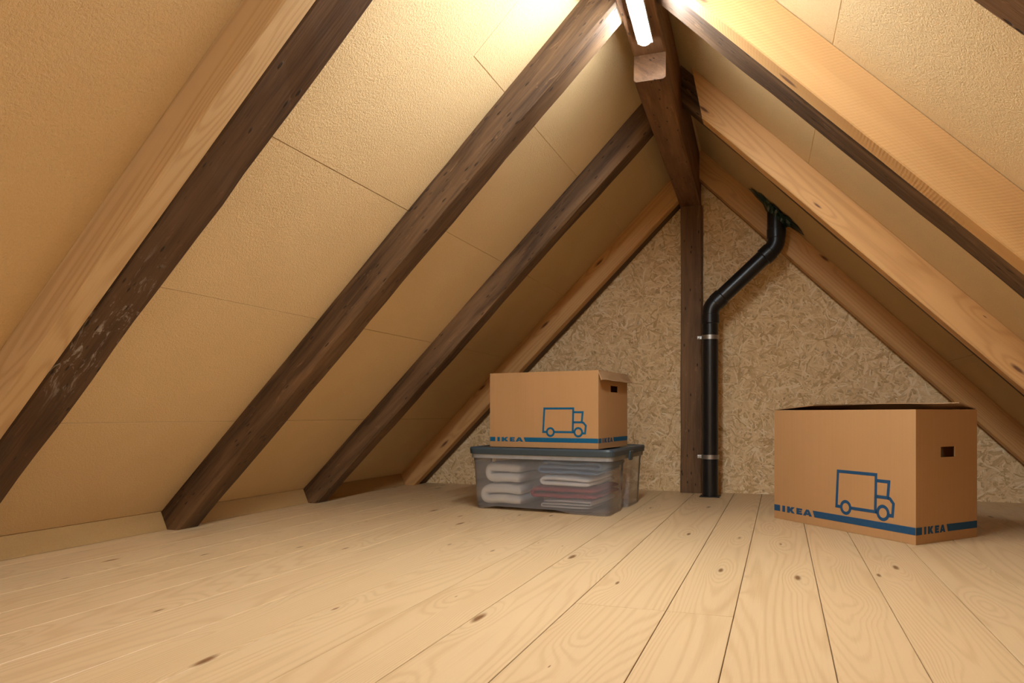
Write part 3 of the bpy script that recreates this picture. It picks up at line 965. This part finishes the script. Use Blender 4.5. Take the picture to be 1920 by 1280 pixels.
def container():
    root = empty('storage_container', cw(CL / 2, CW / 2, 0))
    tag(root, 'milky plastic storage container with slate lid, full of folded laundry', 'container')
    # body: bottom sheet, feet, tapered walls
    levels = [(0.0, 0.004, 0.018), (0.012, 0.003, 0.018), (0.06, 0.0, 0.018), (0.12, -0.003, 0.014), (0.195, -0.007, 0.012), (0.2125, -0.010, 0.006)]
    v, f = [], []
    n = None
    for li, (z, ins, rec) in enumerate(levels):
        pts = rrect(ins, CL - ins, ins, CW - ins, 0.030, recess=rec)
        n = len(pts)
        for (s, t) in pts:
            zz = z
            if li == 0 and t < 0.01 and 0.09 < s < 0.455:
                zz = 0.0115
            v.append(cw(s, t, zz + 0.0008))
    for k in range(len(levels) - 1):
        for i in range(n):
            a, b = k * n + i, k * n + (i + 1) % n
            f.append((a, b, b + n, a + n))
    b0 = len(v)
    pts = rrect(0.004, CL - .004, 0.004, CW - .004, 0.03, recess=.018)
    v += [cw(s, t, 0.0125) for s, t in pts]
    f.append(tuple(b0 + i for i in range(n)))
    o = mesh_obj('container_body', v, f, M['pp'], root)
    # rim flange
    v, f = [], []
    prof = [(0.210, -0.010), (0.210, -0.0155), (0.2265, -0.0165), (0.2265, -0.010)]
    for z, ins in prof:
        v += [cw(s, t, z) for s, t in rrect(ins, CL - ins, ins, CW - ins, 0.034)]
    for k in range(4):
        for i in range(n):
            a, b = k * n + i, k * n + (i + 1) % n
            c, d = ((k + 1) % 4) * n + (i + 1) % n, ((k + 1) % 4) * n + i
            f.append((a, b, c, d))
    mesh_obj('rim', v, f, M['pp_rim'], root)
    # lid
    v, f = [], []
    prof = [(0.226, -0.0185), (0.2275, -0.021), (0.247, -0.0235), (0.2545, -0.020), (0.2545, -0.008), (0.2500, -0.002), (0.2500, 0.06)]
    for z, ins in prof:
        v += [cw(s, t, z) for s, t in rrect(ins, CL - ins, ins, CW - ins, max(0.014, 0.036 - max(ins, 0) * .3))]
    for k in range(len(prof) - 1):
        for i in range(n):
            a, b = k * n + i, k * n + (i + 1) % n
            f.append((a, b, b + n, a + n))
    f.append(tuple((len(prof) - 1) * n + i for i in range(n)))
    f.append(tuple(range(n - 1, -1, -1)))
    lid = mesh_obj('lid', v, f, M['lid'], root)
    m = lid.modifiers.new('b', 'BEVEL'); m.width = 0.002; m.segments = 2; m.limit_method = 'ANGLE'
    # clips at both ends
    for s0, s1 in ((CL + 0.017, CL + 0.028), (-0.028, -0.017)):
        t0, t1 = CW * .45, CW * .55
        vv = [cw(s0, t0, .205), cw(s1 - .004, t0, .200), cw(s1 - .004, t1, .200), cw(s0, t1, .205), cw(s0, t0, .242), cw(s1, t0, .240), cw(s1, t1, .240), cw(s0, t1, .242)]
        rounded(mesh_obj('clip', vv, BOXF, M['lid'], lid), 0.003)
    return root
container()

# folded laundry inside
def folded(name, s0, s1, t0, t1, z0, z1, layers, mat, label, group=None, first_left=True, seed=0, rough=0.006, sag=0.0, puff=0.93):
    """a cloth folded to and fro: a ribbon with round folds, `layers` thick"""
    h = (z1 - z0) / layers
    th = h * puff
    path = []
    x0, x1 = s0 + h / 2, s1 - h / 2
    left_to_right = not first_left
    m = 12
    for k in range(layers):
        zc = z0 + h * (k + .5)
        xs = [x0 + (x1 - x0) * i / m for i in range(m + 1)]
        if not left_to_right: xs.reverse()
        for x_ in xs: path.append((x_, zc))
        if k < layers - 1:
            xe = xs[-1]; sg = 1 if left_to_right else -1
            for j in range(1, 6):
                a = math.pi * j / 6
                path.append((xe + sg * math.sin(a) * h * .5, zc + h / 2 - math.cos(a) * h / 2))
        left_to_right = not left_to_right
    nb = 12
    n = len(path)
    V, F = [], []
    for b in range(nb + 1):
        w = b / nb
        rnd = 1 - (abs(2 * w - 1) ** 6) * 0.35
        for sd in (1, -1):
            for i, (x_, z_) in enumerate(path):
                px_, pz_ = path[max(i - 1, 0)]; qx_, qz_ = path[min(i + 1, n - 1)]
                d = Vector((qx_ - px_, qz_ - pz_)).normalized()
                nn = Vector((-d.y, d.x)) * sd * th * .5 * rnd
                e = min(i, n - 1 - i)
                if e == 0: nn *= 0.45
                ns_ = mn.noise(Vector((x_ * 14, w * 3.0, z_ * 22 + seed * 7.7)))
                n2_ = mn.noise(Vector((x_ * 14 + 31, w * 3.0, z_ * 22 + seed * 3.1)))
                X_ = x_ + nn.x + n2_ * rough
                Z_ = z_ + nn.y + ns_ * rough * 0.8 - sag * ((x_ - s0) / (s1 - s0)) * ((z_ - z0) / (z1 - z0))
                T_ = t0 + (t1 - t0) * w + n2_ * rough
                Z_ = max(Z_, 0.0155)
                V.append(cw(X_, T_, Z_))
    st = 2 * n
    for b in range(nb):
        for i in range(n - 1):
            A = b * st + i
            F.append((A, A + 1, A + 1 + st, A + st))
            B = b * st + n + i
            F.append((B, B + st, B + st + 1, B + 1))
        for i in (0, n - 1):
            A = b * st + i; B = b * st + n + i
            F.append((A, A + st, B + st, B) if i == 0 else (A, B, B + st, A + st))
    for b in (0, nb):
        for i in range(n - 1):
            A = b * st + i; B = b * st + n + i
            F.append((A, B, B + 1, A + 1) if b == 0 else (A, A + 1, B + 1, B))
    o = mesh_obj(name, V, F, mat, smooth=True, origin=cw((s0 + s1) / 2, (t0 + t1) / 2, z0))
    sb = o.modifiers.new('sub', 'SUBSURF'); sb.levels = 1; sb.render_levels = 1
    tag(o, label, 'laundry', group)
    return o
Gl = 'folded laundry in the container'
folded('folded_towel', .028, .232, 0.021, .40, .0155, .102, 2, M['towel'], 'thick white folded towel at the bottom left of the plastic container', Gl, True, 1, .008, puff=1.0)
folded('folded_towel', .045, .226, 0.026, .40, .106, .190, 2, M['towel'], 'thick white rolled towel on top of another in the plastic container', Gl, True, 2, .008, puff=1.0)
folded('folded_shirt', .300, .515, 0.026, .40, .0155, .050, 3, M['grey_cloth'], 'pale grey folded shirt at the bottom right of the plastic container', Gl, True, 3, .004)
folded('folded_sweater', .248, .545, 0.036, .42, .052, .100, 2, M['red_cloth'], 'dark red folded sweater under white shirt in the plastic container', Gl, True, 4, .006)
folded('folded_shirt', .300, .520, 0.022, .40, .103, .146, 2, M['white_cloth'], 'thin white folded shirt on the red sweater in the plastic container', Gl, True, 5, .004, .008)
folded('folded_jeans', .275, .545, 0.051, .44, .149, .205, 3, M['blue_cloth'], 'blue folded clothes on top under the lid of the container', Gl, True, 6, .008)

# smaller carton on the lid
lq = floor_pt(1122, 842, .2552)
carton(lq, 170.0, 86, .486, .375, .303, (.375 * .40, .375 * .66, .303 * .735, .303 * .82), 'smaller cardboard box with blue truck print standing on the plastic container', 'shut', M['ink_bright'], .79)
